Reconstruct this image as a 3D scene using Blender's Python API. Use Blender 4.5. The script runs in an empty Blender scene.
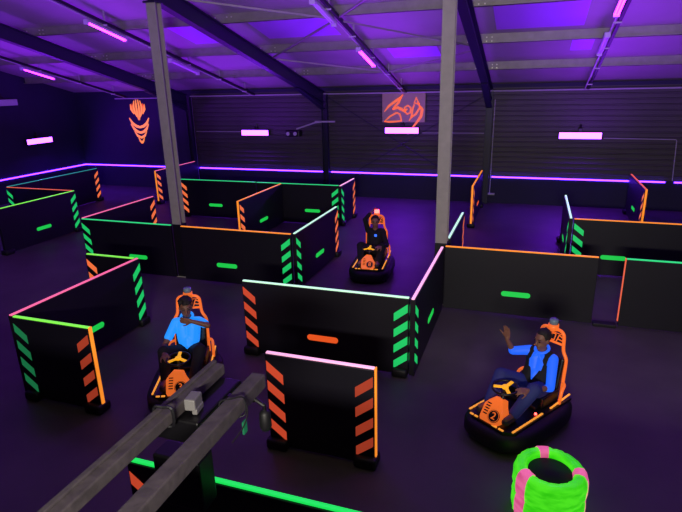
import bpy, bmesh, math, random
from mathutils import Vector, Matrix
random.seed(7)
sc = bpy.context.scene
C = sc.collection
PI = math.pi

# ------------------------------------------------------------------ materials
def lin(c):
    return tuple((v/255/12.92) if v/255 <= .04045 else ((v/255+.055)/1.055)**2.4 for v in c)

def mat(name, rgb, rough=.5, metal=0., noise=0., nscale=8., bump=0., emit=None, estr=0., spec=.5):
    m = bpy.data.materials.new(name); m.use_nodes = True
    nt = m.node_tree; b = nt.nodes['Principled BSDF']
    c = lin(rgb)
    b.inputs['Base Color'].default_value = (*c, 1)
    b.inputs['Roughness'].default_value = rough
    b.inputs['Metallic'].default_value = metal
    b.inputs['Specular IOR Level'].default_value = spec
    if noise or bump:
        tc = nt.nodes.new('ShaderNodeTexCoord'); no = nt.nodes.new('ShaderNodeTexNoise')
        no.inputs['Scale'].default_value = nscale; no.inputs['Detail'].default_value = 6
        nt.links.new(tc.outputs['Object'], no.inputs['Vector'])
        if noise:
            r = nt.nodes.new('ShaderNodeValToRGB')
            r.color_ramp.elements[0].position = .3; r.color_ramp.elements[1].position = .7
            r.color_ramp.elements[0].color = (*[v*(1-noise) for v in c], 1)
            r.color_ramp.elements[1].color = (*[min(1, v*(1+noise)) for v in c], 1)
            nt.links.new(no.outputs['Fac'], r.inputs['Fac']); nt.links.new(r.outputs['Color'], b.inputs['Base Color'])
        if bump:
            bp = nt.nodes.new('ShaderNodeBump'); bp.inputs['Strength'].default_value = bump
            bp.inputs['Distance'].default_value = .02
            nt.links.new(no.outputs['Fac'], bp.inputs['Height']); nt.links.new(bp.outputs['Normal'], b.inputs['Normal'])
    if emit is not None:
        b.inputs['Emission Color'].default_value = (*emit, 1); b.inputs['Emission Strength'].default_value = estr
    return m

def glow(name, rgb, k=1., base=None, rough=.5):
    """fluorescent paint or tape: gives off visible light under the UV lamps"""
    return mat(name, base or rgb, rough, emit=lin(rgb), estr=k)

M = {}
M['floor'] = mat('dark_concrete', (86, 80, 76), .55, noise=.18, nscale=1.4, bump=.05)
M['cladding'] = mat('grey_cladding', (76, 72, 74), .55, noise=.08, nscale=2)
M['dark_wall'] = mat('dark_wall_paint', (30, 28, 60), .7, noise=.1, nscale=1.5)
M['roof'] = mat('roof_liner', (168, 162, 162), .6, noise=.07, nscale=.9)
M['roof_bright'] = mat('roof_painted_light', (200, 120, 255), .5)  # stands for lamp light falling between the purlins
M['purlin'] = mat('galvanised_steel', (150, 148, 140), .5, metal=.2, noise=.12, nscale=5)
M['rafter'] = mat('blue_steel_paint', (30, 28, 56), .45, noise=.05)
M['column'] = mat('grey_column_paint', (172, 168, 158), .55, noise=.07, nscale=9)
M['conduit'] = mat('white_conduit', (190, 188, 190), .5)
M['black_conduit'] = mat('black_tray', (22, 20, 30), .5)
M['fitting'] = mat('lamp_housing', (200, 198, 205), .4)
M['bolt'] = mat('zinc_bolt', (225, 222, 215), .3, metal=.3)
M['uv_tube'] = mat('uv_tube', (240, 200, 255), .3, emit=(.45, .012, 1.), estr=19)
M['uv_flood'] = mat('uv_flood', (240, 220, 255), .3, emit=(.3, .048, 1.), estr=11)
M['uv_strip'] = mat('violet_led_strip', (220, 180, 255), .3, emit=(.1, .016, 1.), estr=11)
M['board'] = mat('black_board', (17, 14, 28), .5, noise=.12, nscale=3)
M['foot'] = mat('black_rubber', (16, 15, 20), .55)
M['black'] = mat('black_plastic', (14, 13, 17), .4)
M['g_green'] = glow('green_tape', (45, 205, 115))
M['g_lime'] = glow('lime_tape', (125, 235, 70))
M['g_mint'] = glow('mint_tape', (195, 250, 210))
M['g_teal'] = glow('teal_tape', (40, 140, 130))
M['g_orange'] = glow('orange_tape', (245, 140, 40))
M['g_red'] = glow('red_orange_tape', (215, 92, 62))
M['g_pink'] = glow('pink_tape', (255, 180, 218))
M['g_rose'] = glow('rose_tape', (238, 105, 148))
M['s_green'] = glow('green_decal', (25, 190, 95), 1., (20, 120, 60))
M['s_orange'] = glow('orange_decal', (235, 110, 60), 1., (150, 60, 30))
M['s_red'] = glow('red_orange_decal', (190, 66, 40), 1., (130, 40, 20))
M['s_dred'] = glow('weak_uv_red_decal', (150, 52, 32), 1., (110, 36, 20))  # darker copy of the red decal, weaker UV light put into its colour
M['s_dgreen'] = glow('weak_uv_green_decal', (22, 105, 62), 1., (20, 80, 50))  # darker copy of the green decal, weaker UV light put into its colour
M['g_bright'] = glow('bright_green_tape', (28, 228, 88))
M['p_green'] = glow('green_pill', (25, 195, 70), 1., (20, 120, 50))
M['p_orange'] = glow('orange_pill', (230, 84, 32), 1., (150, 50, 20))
M['kart_orange'] = glow('orange_kart_paint', (232, 108, 40), .8, (220, 90, 25), .4)
M['amber'] = glow('amber_strip', (235, 150, 50), 1.)
M['yellow'] = glow('yellow_wheel', (235, 165, 20), .9, (220, 150, 20))
M['beacon_off'] = mat('grey_beacon', (120, 140, 160), .25)
M['beacon_on'] = mat('red_beacon', (255, 120, 100), .25, emit=(1., .035, .03), estr=14)
M['skin'] = mat('skin', (150, 100, 84), .55)
M['skin_dark'] = mat('skin_brown', (128, 84, 72), .55)
M['hair'] = mat('dark_hair', (26, 17, 18), .7, bump=.6, nscale=60)
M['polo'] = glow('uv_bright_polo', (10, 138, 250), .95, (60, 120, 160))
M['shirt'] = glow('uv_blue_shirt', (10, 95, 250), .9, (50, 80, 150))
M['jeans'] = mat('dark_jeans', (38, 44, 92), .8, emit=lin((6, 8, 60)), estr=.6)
M['dark_cloth'] = mat('black_cloth', (15, 13, 19), .85)
M['shoe'] = mat('dark_shoe', (40, 40, 56), .6)
M['badge'] = glow('blue_badge', (60, 120, 255), 1.)
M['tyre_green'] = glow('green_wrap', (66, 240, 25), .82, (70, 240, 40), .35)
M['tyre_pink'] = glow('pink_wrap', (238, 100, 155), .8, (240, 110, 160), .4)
def crease_shades(m, c1, c2, scale):  # light and dark of the wrap's folds put into the glow colour as noise
    nt = m.node_tree; tc = nt.nodes.new('ShaderNodeTexCoord'); no = nt.nodes.new('ShaderNodeTexNoise'); r = nt.nodes.new('ShaderNodeValToRGB')
    mp = nt.nodes.new('ShaderNodeMapping'); mp.inputs['Scale'].default_value = (1, 1, 4)
    no.inputs['Scale'].default_value = scale; no.inputs['Detail'].default_value = 5
    r.color_ramp.elements[0].position = .38; r.color_ramp.elements[1].position = .6
    r.color_ramp.elements[0].color = (*lin(c1), 1); r.color_ramp.elements[1].color = (*lin(c2), 1)
    nt.links.new(tc.outputs['Object'], mp.inputs['Vector']); nt.links.new(mp.outputs['Vector'], no.inputs['Vector'])
    nt.links.new(no.outputs['Fac'], r.inputs['Fac']); nt.links.new(r.outputs['Color'], nt.nodes['Principled BSDF'].inputs['Emission Color'])
crease_shades(M['tyre_green'], (52, 212, 18), (84, 246, 36), 5); crease_shades(M['tyre_pink'], (215, 82, 135), (245, 112, 165), 6)
M['tyre_in'] = mat('tyre_rubber', (14, 12, 16), .8)
M['wood'] = mat('grey_timber', (84, 76, 79), .75, noise=.25, nscale=14, bump=.3)
M['white_box'] = mat('white_box', (125, 122, 122), .5)
M['sign'] = mat('grey_sign_board', (178, 178, 124), .6, noise=.08, nscale=2)
M['sign_paint'] = glow('orange_sign_paint', (228, 105, 48), .85, (230, 110, 60))
M['mask_paint'] = glow('orange_wall_paint', (255, 140, 60), .95)
M['mask_paint2'] = glow('red_wall_paint', (235, 70, 30), .8)
M['number'] = mat('number_black', (20, 12, 12), .5)
M['eye'] = mat('eye_dark', (20, 16, 18), .3)
M['lip'] = mat('lip', (110, 58, 55), .5)
M['wire'] = mat('black_wire', (15, 14, 20), .5)
M['steel_cable'] = mat('brace_cable', (46, 44, 58), .5)

# ------------------------------------------------------------------ helpers
def obj(name, bm, m, parent=None, smooth=False):
    me = bpy.data.meshes.new(name); bm.normal_update(); bm.to_mesh(me); bm.free()
    if smooth:
        for p in me.polygons: p.use_smooth = True
    if m is not None: me.materials.append(m)
    o = bpy.data.objects.new(name, me); C.objects.link(o)
    if parent: o.parent = parent
    return o

def tag(o, label, cat, group=None, kind=None):
    if label: o['label'] = label
    if cat: o['category'] = cat
    if group: o['group'] = group
    if kind: o['kind'] = kind
    return o

def thing(name, label, cat, loc=(0, 0, 0), rz=0., group=None):
    o = bpy.data.objects.new(name, None); C.objects.link(o)
    o.empty_display_size = .1
    o.location = loc; o.rotation_euler = (0, 0, rz)
    return tag(o, label, cat, group)

def struct(name, bm, m, parent=None, smooth=False):
    o = obj(name, bm, m, parent, smooth); o['kind'] = 'structure'
    return o

def B(): return bmesh.new()

def box(bm, x0, x1, y0, y1, z0, z1, bev=0., mtx=None):
    t = bmesh.new(); bmesh.ops.create_cube(t, size=1)
    for v in t.verts:
        v.co = Vector(((x0+x1)/2+v.co.x*(x1-x0), (y0+y1)/2+v.co.y*(y1-y0), (z0+z1)/2+v.co.z*(z1-z0)))
    if bev: bmesh.ops.bevel(t, geom=t.edges[:], offset=bev, segments=2, profile=.5, affect='EDGES')
    join(bm, t, mtx); return bm

def join(bm, t, mtx=None):
    if mtx is not None: bmesh.ops.transform(t, matrix=mtx, verts=t.verts)
    vs = [bm.verts.new(v.co) for v in t.verts]
    t.verts.index_update()
    for f in t.faces:
        try: bm.faces.new([vs[v.index] for v in f.verts])
        except ValueError: pass
    t.free()

def frame(a, b, up=Vector((0, 0, 1))):
    z = (Vector(b)-Vector(a)).normalized()
    if abs(z.dot(up)) > .99: up = Vector((1, 0, 0))
    x = up.cross(z).normalized(); y = z.cross(x)
    return Matrix((x, y, z)).transposed()

def bar(bm, a, b, w, h):
    """rectangular bar from a to b, w sideways, h upright"""
    a, b = Vector(a), Vector(b); F = frame(a, b); L = (b-a).length
    mtx = Matrix.Translation((a+b)/2) @ F.to_4x4()
    box(bm, -w/2, w/2, -h/2, h/2, -L/2, L/2, mtx=mtx)

def tube(bm, pts, r, seg=8, closed=False):
    pts = [Vector(p) for p in pts]; n = len(pts); rings = []
    prev = None
    for i, p in enumerate(pts):
        if closed: t = (pts[(i+1) % n]-pts[i-1])
        else: t = pts[min(i+1, n-1)]-pts[max(i-1, 0)]
        t.normalize()
        if prev is None:
            u = Vector((0, 0, 1)) if abs(t.z) < .9 else Vector((1, 0, 0))
            x = u.cross(t).normalized()
        else:
            x = (prev-t*prev.dot(t)).normalized()
        prev = x; y = t.cross(x)
        rr = r[i] if isinstance(r, (list, tuple)) else r
        rings.append([bm.verts.new(p+x*math.cos(2*PI*k/seg)*rr+y*math.sin(2*PI*k/seg)*rr) for k in range(seg)])
    m = n if closed else n-1
    for i in range(m):
        A, D = rings[i], rings[(i+1) % n]
        for k in range(seg):
            bm.faces.new((A[k], A[(k+1) % seg], D[(k+1) % seg], D[k]))
    if not closed:
        bm.faces.new(rings[0][::-1]); bm.faces.new(rings[-1])

def smooth_pts(pts, sub=4):
    P = [Vector(p) for p in pts]; out = []
    for i in range(len(P)-1):
        p0, p1, p2, p3 = P[max(i-1, 0)], P[i], P[i+1], P[min(i+2, len(P)-1)]
        for k in range(sub):
            t = k/sub
            out.append(.5*((2*p1)+(p2-p0)*t+(2*p0-5*p1+4*p2-p3)*t*t+(3*p1-p0-3*p2+p3)*t**3))
    out.append(P[-1]); return out

def lathe(bm, prof, seg=32, cx=0, cy=0, mtx=None, closed=False, a0=0., a1=2*PI):
    t = bmesh.new(); full = abs(a1-a0-2*PI) < 1e-6
    n = seg if full else seg+1
    R = [[t.verts.new((cx+r*math.cos(a0+(a1-a0)*k/seg), cy+r*math.sin(a0+(a1-a0)*k/seg), z)) for k in range(n)] for r, z in prof]
    m = len(R) if closed else len(R)-1
    for i in range(m):
        A, D = R[i], R[(i+1) % len(R)]
        for k in range(seg):
            t.faces.new((A[k], A[(k+1) % n], D[(k+1) % n], D[k]))
    if not closed and full:
        if prof[0][0] > 1e-4: t.faces.new(R[0][::-1])
        if prof[-1][0] > 1e-4: t.faces.new(R[-1])
    join(bm, t, mtx)

def prism(bm, poly, axis, a, b):
    """extrude a 2D polygon; axis 'x': poly=(y,z), 'y': poly=(x,z), 'z': poly=(x,y)"""
    def P(p, t):
        return {'x': (t, p[0], p[1]), 'y': (p[0], t, p[1]), 'z': (p[0], p[1], t)}[axis]
    A = [bm.verts.new(P(p, a)) for p in poly]; D = [bm.verts.new(P(p, b)) for p in poly]
    n = len(poly)
    bm.faces.new(A); bm.faces.new(D[::-1])
    for i in range(n): bm.faces.new((A[i], D[i], D[(i+1) % n], A[(i+1) % n]))
    bmesh.ops.recalc_face_normals(bm, faces=bm.faces[:])

def text_mesh(name, body, size, m, parent, mtx, shear=0.):
    cu = bpy.data.curves.new(name, 'FONT'); cu.body = body; cu.size = size; cu.extrude = .003
    cu.align_x = 'CENTER'; cu.align_y = 'CENTER'; cu.shear = shear
    o = bpy.data.objects.new(name, cu); C.objects.link(o)
    dg = bpy.context.evaluated_depsgraph_get()
    me = bpy.data.meshes.new_from_object(o.evaluated_get(dg)); C.objects.unlink(o); bpy.data.objects.remove(o)
    me.transform(mtx); me.materials.clear(); me.materials.append(m)
    r = bpy.data.objects.new(name, me); C.objects.link(r); r.parent = parent
    return r

def dup(root, loc, rz=None, label=None, group=None):
    r = root.copy(); C.objects.link(r); r.location = loc
    if rz is not None: r.rotation_euler = (0, 0, rz)
    if label: r['label'] = label
    if group: r['group'] = group
    for ch in list(root.children):
        c = ch.copy(); C.objects.link(c); c.parent = r
        for g in list(ch.children):
            d = g.copy(); C.objects.link(d); d.parent = c
    return r

# ------------------------------------------------------------------ room
YW, XL, XR, YF = 17.16, -16.8, 9.0, -4.0
SL, ZT = .25, 3.35                       # purlin underside: z = ZT + SL*(YW-Y)
def zr(y): return ZT+SL*(YW-y)
XP = -11.6

bm = B(); box(bm, XL-.2, XR+.2, YF-.2, YW+.3, -.2, 0); struct('floor', bm, M['floor'])

# back wall: ribbed cladding over a smooth dark plinth
bm = B()
prof = []; z = .84
while z < 3.62:
    for dz, d in ((0, 0), (.1, 0), (.115, .022), (.135, .022)):
        prof.append((z+dz, d))
    z += .15
pv = [[bm.verts.new((x, YW-d, zz)) for x in (XP, XR)] for zz, d in prof]
for i in range(len(pv)-1): bm.faces.new((pv[i][0], pv[i][1], pv[i+1][1], pv[i+1][0]))
struct('wall_back', bm, M['cladding'])
bm = B(); box(bm, XP, XR, YW-.03, YW+.2, 0, .84); struct('wall_back_plinth', bm, M['dark_wall'])
bm = B(); box(bm, XL, XP, YW-.03, YW+.2, 0, 3.6); struct('wall_back_panel', bm, M['dark_wall'])
bm = B(); prism(bm, [(YF, 0), (YW, 0), (YW, 3.6), (0, 7.9), (YF, 6.9)], 'x', XL-.2, XL); struct('wall_left', bm, M['dark_wall'])
bm = B(); prism(bm, [(YF, 0), (YW, 0), (YW, 3.6), (0, 7.9), (YF, 6.9)], 'x', XR, XR+.2); struct('wall_right', bm, M['dark_wall'])
bm = B(); box(bm, XL, XR, YF-.2, YF, 0, 7.2); struct('wall_front', bm, M['dark_wall'])
bm = B()
prism(bm, [(YW+.3, zr(YW+.3)+.2), (0, zr(0)+.2), (YF, zr(0)-.8), (YF, zr(0)-.65), (0, zr(0)+.35), (YW+.3, zr(YW+.3)+.35)], 'x', XL-.2, XR+.2)
struct('ceiling', bm, M['roof'])
# upper floor the photograph is taken from
bm = B(); box(bm, -8, 8, YF, .9, 1.85, 2.05); struct('floor_upper', bm, M['floor'])

# lamp light on the roof underside, painted as thin brighter patches
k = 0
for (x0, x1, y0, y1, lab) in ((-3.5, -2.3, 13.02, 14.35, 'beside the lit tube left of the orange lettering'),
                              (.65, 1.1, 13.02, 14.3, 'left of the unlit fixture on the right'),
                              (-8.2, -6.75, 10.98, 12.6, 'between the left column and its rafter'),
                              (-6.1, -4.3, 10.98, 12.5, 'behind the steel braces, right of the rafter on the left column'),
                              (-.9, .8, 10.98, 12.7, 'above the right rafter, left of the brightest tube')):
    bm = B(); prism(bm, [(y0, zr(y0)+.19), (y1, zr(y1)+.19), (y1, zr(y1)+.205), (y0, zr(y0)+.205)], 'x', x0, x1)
    o = struct('ceiling_light_patch_%d' % (k+1), bm, M['roof_bright']); k += 1

# purlins: Z-shaped steel, each a thing
def purlin(y, lab):
    bm = B(); zb = zr(y)
    def pr(poly): prism(bm, poly, 'x', XL+.02, XR-.02)
    pr([(y-.004, zb), (y+.004, zb), (y+.004, zb+.2), (y-.004, zb+.2)])
    pr([(y-.07, zb), (y-.0041, zb), (y-.0041, zb+.01), (y-.07, zb+.01)])
    pr([(y+.0041, zb+.19), (y+.07, zb+.17), (y+.07, zb+.18), (y+.0041, zb+.2)])
    pr([(y-.07, zb), (y-.062, zb), (y-.062, zb+.03), (y-.07, zb+.03)])
    return tag(obj('purlin', bm, M['purlin']), lab, 'purlin', 'roof purlins across the hall')
purlin(15.0, 'grey steel purlin across the roof, nearest to the back wall')
purlin(12.95, 'grey steel purlin across the roof, second from the back wall')
purlin(10.92, 'grey steel purlin across the roof, third from the back wall and highest in view')

# eave beam and pale pipe at the wall head
bm = B(); box(bm, XP, XR, YW-.16, YW-.04, 3.43, 3.53); struct('trim_1', bm, M['dark_wall'])
bm = B(); tube(bm, [(XP+.1, YW-.2, 3.34), (XR-.1, YW-.2, 3.34)], .02)
tag(obj('pipe', bm, M['conduit']), 'thin pale pipe along the top of the ribbed back wall', 'pipe')
bm = B(); tube(bm, [(-14.9, YW-.046, 3.3), (XP-.3, YW-.046, 3.3)], .018)
tag(obj('pipe', bm, M['conduit']), 'short thin pipe at the wall head above the orange wall painting', 'pipe')

# rafters with wall posts, and free columns
def isec(bm, a, b, w, h, tf=.02, tw=.014):
    a, b = Vector(a), Vector(b); F = frame(a, b); L = (b-a).length
    mt = Matrix.Translation((a+b)/2) @ F.to_4x4()
    box(bm, -w/2, w/2, h/2-tf, h/2, -L/2, L/2, mtx=mt)
    box(bm, -w/2, w/2, -h/2, -h/2+tf, -L/2, L/2, mtx=mt)
    box(bm, -tw/2, tw/2, -h/2+tf, h/2-tf, -L/2, L/2, mtx=mt)

def rafter(x, lab):
    t = thing('roof_rafter', lab, 'rafter', (x, YW-.3, 0), 0, 'sloping roof rafters')
    dy = YW-.3
    bm = B(); D = .33
    y0, y1 = YW-.35-dy, 1.0-dy
    isec(bm, (0, y0, zr(YW-.35)-D/2-.03), (0, y1, zr(1.0)-D/2-.03), .17, D)
    obj('beam', bm, M['rafter'], t)
    bm = B()
    ya, yb = YW-.36, YW-2.4
    prism(bm, [(ya-dy, zr(ya)-D-.04), (yb-dy, zr(yb)-D-.04), (ya-dy, zr(ya)-D-.22)], 'x', -.01, .01)
    bar(bm, (0, ya-dy, zr(ya)-D-.23), (0, yb-dy, zr(yb)-D-.06), .17, .02)
    obj('haunch', bm, M['rafter'], t)
    for yy in (15.0, 12.95, 10.92):
        for sx in (-.24, -.12, .16, .27):
            for sz in (.05, .13):
                if random.random() < .8:
                    bm = B(); tube(bm, [(sx, yy-dy-.001, zr(yy)+sz), (sx, yy-dy-.03, zr(yy)+sz)], .014, 8)
                    obj('bolt', bm, M['bolt'], t)
    bm = B(); isec(bm, (0, YW-.22-dy, .01), (0, YW-.22-dy, 3.33), .13, .2)
    obj('wall_post', bm, M['rafter'], t)
    return t
rafter(-6.45, 'dark blue steel rafter running from the left column down to the middle wall post')
rafter(-1.27, 'dark blue steel rafter beside the right column, ending at the right wall post')
rafter(XP, 'dark blue steel rafter on the left, meeting the edge of the ribbed wall')

def column(x, y, lab):
    t = thing('steel_column', lab, 'column', (x, y, 0), 0, 'free-standing steel columns')
    top = zr(y)-.4
    bm = B()
    box(bm, -.095, .095, -.085, -.068, .02, top); box(bm, -.095, .095, .068, .085, .02, top)
    box(bm, -.006, .006, -.068, .068, .02, top)
    obj('shaft', bm, M['column'], t)
    bm = B(); box(bm, -.13, .13, -.1, .16, .001, .02)
    for sx in (-.11, .11):
        for sy in (-.093, .13): tube(bm, [(sx, sy, .02), (sx, sy, .05)], .014, 6)
    obj('base_plate', bm, M['column'], t)
    bm = B(); box(bm, -.12, .12, -.13, .13, top, top+.03); obj('cap_plate', bm, M['rafter'], t)
    bm = B(); box(bm, -.1, .1, -.09, .09, .021, 1.1, .004); obj('black_sleeve', bm, M['board'], t)
column(-6.455, 8.7, 'pale grey steel column on the left, rising behind the long black barrier with green and orange tops')
column(-1.295, 8.7, 'pale grey steel column in the middle, rising behind the pink and orange barrier corner')

# steel braces of the roof between the two rafters
def brace(a, b, lab):
    bm = B(); bar(bm, (a[0], a[1], zr(a[1])-.05), (b[0], b[1], zr(b[1])-.05), .035, .035)
    tag(obj('roof_brace', bm, M['purlin']), lab, 'brace', 'diagonal steel braces under the roof')
brace((-6.33, 13.1), (-3.95, 11.0), 'thin diagonal roof brace from the left rafter up to the middle lamp rail')
brace((-3.8, 11.0), (-1.4, 12.9), 'thin diagonal roof brace from the middle lamp rail down to the right column')
brace((-6.33, 9.5), (-3.95, 10.85), 'thin diagonal roof brace at the top of the picture, left of the middle lamp rail')
brace((-3.8, 10.85), (-2.2, 9.3), 'thin diagonal roof brace at the top of the picture, right of the middle lamp rail')
brace((-6.3, 13.25), (-3.95, 14.6), 'thin diagonal roof brace from the left rafter down towards the orange lettering')
brace((-3.8, 14.7), (-1.4, 13.2), 'thin diagonal roof brace above the orange lettering, rising to the right column')
def wire(a, b, r, m, nm, lab, cat, g=None):
    bm = B(); tube(bm, [a, b], r, 6); return tag(obj(nm, bm, m), lab, cat, g)
wire((-6.35, YW-.1, 3.22), (-2.68, YW-.1, 1.05), .014, M['steel_cable'], 'wall_brace', 'thin wall brace sloping down to the right across the ribbed wall', 'brace', 'diagonal wall braces')
wire((-1.45, YW-.13, 3.2), (-5.3, YW-.13, .95), .014, M['steel_cable'], 'wall_brace', 'thin wall brace sloping down to the left across the ribbed wall', 'brace', 'diagonal wall braces')

# ------------------------------------------------------------------ lamp rails and UV tubes along the roof slope
def rail(x, y0, y1, lab):
    t = thing('lamp_rail', lab, 'rail', (x, y1, 0), 0, 'lamp rails hanging under the roof')
    bm = B(); bar(bm, (.09, y0-y1, zr(y0)-.05), (.09, 0, zr(y1)-.05), .06, .06); obj('tray', bm, M['black_conduit'], t)
    bm = B(); bar(bm, (0, y0-y1, zr(y0)-.07), (0, 0, zr(y1)-.07), .025, .025); obj('conduit', bm, M['conduit'], t)
    y = y1-.6
    while y > y0:
        bm = B(); bar(bm, (.09, y-y1, zr(y)-.1), (.09, y-y1, zr(y)+.19), .012, .03); bar(bm, (-.02, y-y1, zr(y)-.09), (.13, y-y1, zr(y)-.09), .03, .03)
        obj('hanger', bm, M['conduit'], t); y -= 1.5
    return t
rail(-14.3, 6.5, 16.9, 'thin lamp rail under the roof at far left, above the small lit tube')
rail(-9.03, 6.5, 16.9, 'thin dark lamp rail under the roof, left of the left column')
rail(-3.86, 6.5, 16.9, 'dark lamp rail under the roof pointing at the orange lettering')
rail(1.25, 6.5, 16.9, 'thin lamp rail under the roof on the right')

def tube_lamp(x, y0, y1, lit, lab):
    t = thing('tube_lamp', lab, 'lamp', (x, y1, zr(y1)-.15), 0, 'tube lamps under the roof')
    dz = SL*(y1-y0)
    bm = B(); bar(bm, (0, y0-y1, dz), (0, 0, 0), .1, .05); obj('housing', bm, M['fitting'], t)
    for s in (-.028, .028):
        bm = B(); tube(bm, [(s, y0-y1+.03, dz-.035), (s, -.03, -.027)], .016, 10)
        obj('tube', bm, M['uv_tube'] if lit else M['fitting'], t)
    for (yy, zz) in ((y0-y1, dz), (0, 0)):
        bm = B(); box(bm, -.055, .055, yy-.025, yy+.025, zz-.07, zz+.03, .006); obj('end_cap', bm, M['fitting'], t)
    return t
tube_lamp(-9.03, 9.85, 10.98, True, 'lit magenta tube lamp high on the left, left of the left column')
tube_lamp(-14.3, 12.75, 13.85, True, 'lit magenta tube lamp at far left, lower than its neighbour')
tube_lamp(-3.86, 12.4, 13.65, True, 'lit magenta tube lamp under the middle rail near the orange lettering')
tube_lamp(1.2, 10.0, 11.15, True, 'lit magenta tube lamp at the top right edge of the picture')
tube_lamp(-3.86, 9.7, 10.8, False, 'unlit pale tube lamp on the middle rail at the top of the picture')
tube_lamp(-9.03, 12.6, 13.8, False, 'unlit pale tube lamp just right of the left column')
tube_lamp(1.2, 12.2, 13.35, False, 'unlit pale tube lamp on the right rail below the brightest tube')

# ------------------------------------------------------------------ wall lamps, LED strip, conduits
def flood(loc, rz, w, lab, lit=True):
    t = thing('wall_lamp', lab, 'lamp', loc, rz, 'violet wall lamps')
    bm = B(); box(bm, -w/2, w/2, -.13, -.02, -.1, .1, .012); obj('housing', bm, M['black'] if lit else M['fitting'], t)
    bm = B(); box(bm, -w/2+.02, w/2-.02, -.145, -.128, -.085, .085); obj('lens', bm, M['uv_flood'] if lit else M['fitting'], t)
    bm = B(); box(bm, -.06, .06, -.06, .06, .1, .2, .01); tube(bm, [(0, 0, .18), (0, 0, .3)], .03, 8); obj('bracket', bm, M['black'], t)
    return t
flood((-9.06, YW-.05, 2.1), 0, 1.05, 'lit violet wall lamp on the ribbed wall, leftmost, left of the middle wall post')
flood((-3.9, YW-.05, 2.2), 0, 1.1, 'lit violet wall lamp directly under the orange lettering')
flood((1.27, YW-.05, 2.08), 0, 1.15, 'lit violet wall lamp on the right part of the ribbed wall')
flood((XL+.05, 15.0, 1.95), -PI/2+PI, 1.1, 'lit violet wall lamp on the dark left wall')
flood((XL+.05, 13.9, 3.3), -PI/2+PI, 1.0, 'unlit grey lamp high on the dark left wall at the picture edge', False)

bm = B(); box(bm, XL+.02, XP+.02, YW-.055, YW-.02, .79, .83)
tag(obj('led_strip', bm, M['uv_strip']), 'glowing violet light strip on the dark back wall panel below the orange painting', 'light strip', 'violet strips around the walls')
bm = B(); box(bm, XP+.1, -6.55, YW-.055, YW-.02, .79, .83)
tag(obj('led_strip', bm, M['uv_strip']), 'glowing violet light strip on the ribbed wall between the two left wall posts', 'light strip', 'violet strips around the walls')
bm = B(); box(bm, -6.35, -1.37, YW-.055, YW-.02, .79, .83)
tag(obj('led_strip', bm, M['uv_strip']), 'glowing violet light strip on the ribbed wall behind the middle kart', 'light strip', 'violet strips around the walls')
bm = B(); box(bm, -1.1, 3.6, YW-.055, YW-.02, .79, .83)
tag(obj('led_strip', bm, M['uv_strip']), 'glowing violet light strip on the ribbed wall right of the right wall post', 'light strip', 'violet strips around the walls')
bm = B(); box(bm, 3.82, XR-.1, YW-.055, YW-.02, .79, .83)
tag(obj('led_strip', bm, M['uv_strip']), 'short end of violet light strip at the right picture edge', 'light strip', 'violet strips around the walls')
bm = B(); box(bm, XL-.005, XL+.03, 5, YW-.06, .79, .83)
tag(obj('led_strip', bm, M['uv_strip']), 'glowing violet light strip along the left wall', 'light strip', 'violet strips around the walls')

bm = B(); tube(bm, [(XP+.1, YW-.03, 2.12), (-9.6, YW-.03, 2.12)], .013, 6)
tag(obj('conduit', bm, M['conduit']), 'thin pale conduit running into the leftmost lamp of the ribbed wall', 'conduit')
bm = B(); tube(bm, [(XP+.02, YW-.045, 3.3), (XP+.02, YW-.045, .005)], .02, 6)
tag(obj('conduit', bm, M['conduit']), 'upright pale conduit at the left edge of the ribbed wall', 'conduit')
bm = B(); tube(bm, [(-3.3, YW-.03, 2.12), (-1.4, YW-.03, 2.12)], .012, 6)
tag(obj('conduit', bm, M['conduit']), 'thin pale conduit right of the lamp under the orange lettering', 'conduit')
bm = B(); tube(bm, [(1.9, YW-.03, 2.0), (3.7, YW-.03, 1.98), (3.72, YW-.03, 1.94), (3.77, YW-.03, .85)], .013, 6)
tag(obj('conduit', bm, M['conduit']), 'thin pale conduit from the right wall lamp, turning down to the light strip', 'conduit')
bm = B(); tube(bm, [(-1.13, YW-.035, 3.1), (-1.13, YW-.035, .3)], .014, 6); box(bm, -1.2, -.98, YW-.12, YW-.03, .26, .31)
tag(obj('conduit', bm, M['conduit']), 'upright conduit beside the right wall post ending in a small foot', 'conduit')

# projector on an arm at the middle wall post
t = thing('projector_arm', 'small dark projector on a swivel arm at the middle wall post', 'projector', (-6.45, YW-.35, 2.38))
bm = B(); tube(bm, [(0, 0, .1), (-.25, -.1, .08), (-.9, -.15, -.12)], .025); box(bm, -.3, .4, -.03, .03, .08, .13, .008); obj('arm', bm, M['conduit'], t)
bm = B(); box(bm, -1.25, -.75, -.3, -.02, -.36, -.16, .03); obj('projector_body', bm, M['black'], t)
bm = B()
for px in (-1.13, -.88): tube(bm, [(px, -.3, -.26), (px, -.35, -.26)], .06, 12)
obj('lens', bm, M['fitting'], t)

# dark small fitting on the wall far right
bm = B(); box(bm, 3.75, 4.3, YW-.2, YW-.05, 2.52, 2.62, .02); tag(obj('wall_speaker', bm, M['fitting']), 'small dark fitting on the ribbed wall at the right picture edge', 'fitting')

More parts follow.
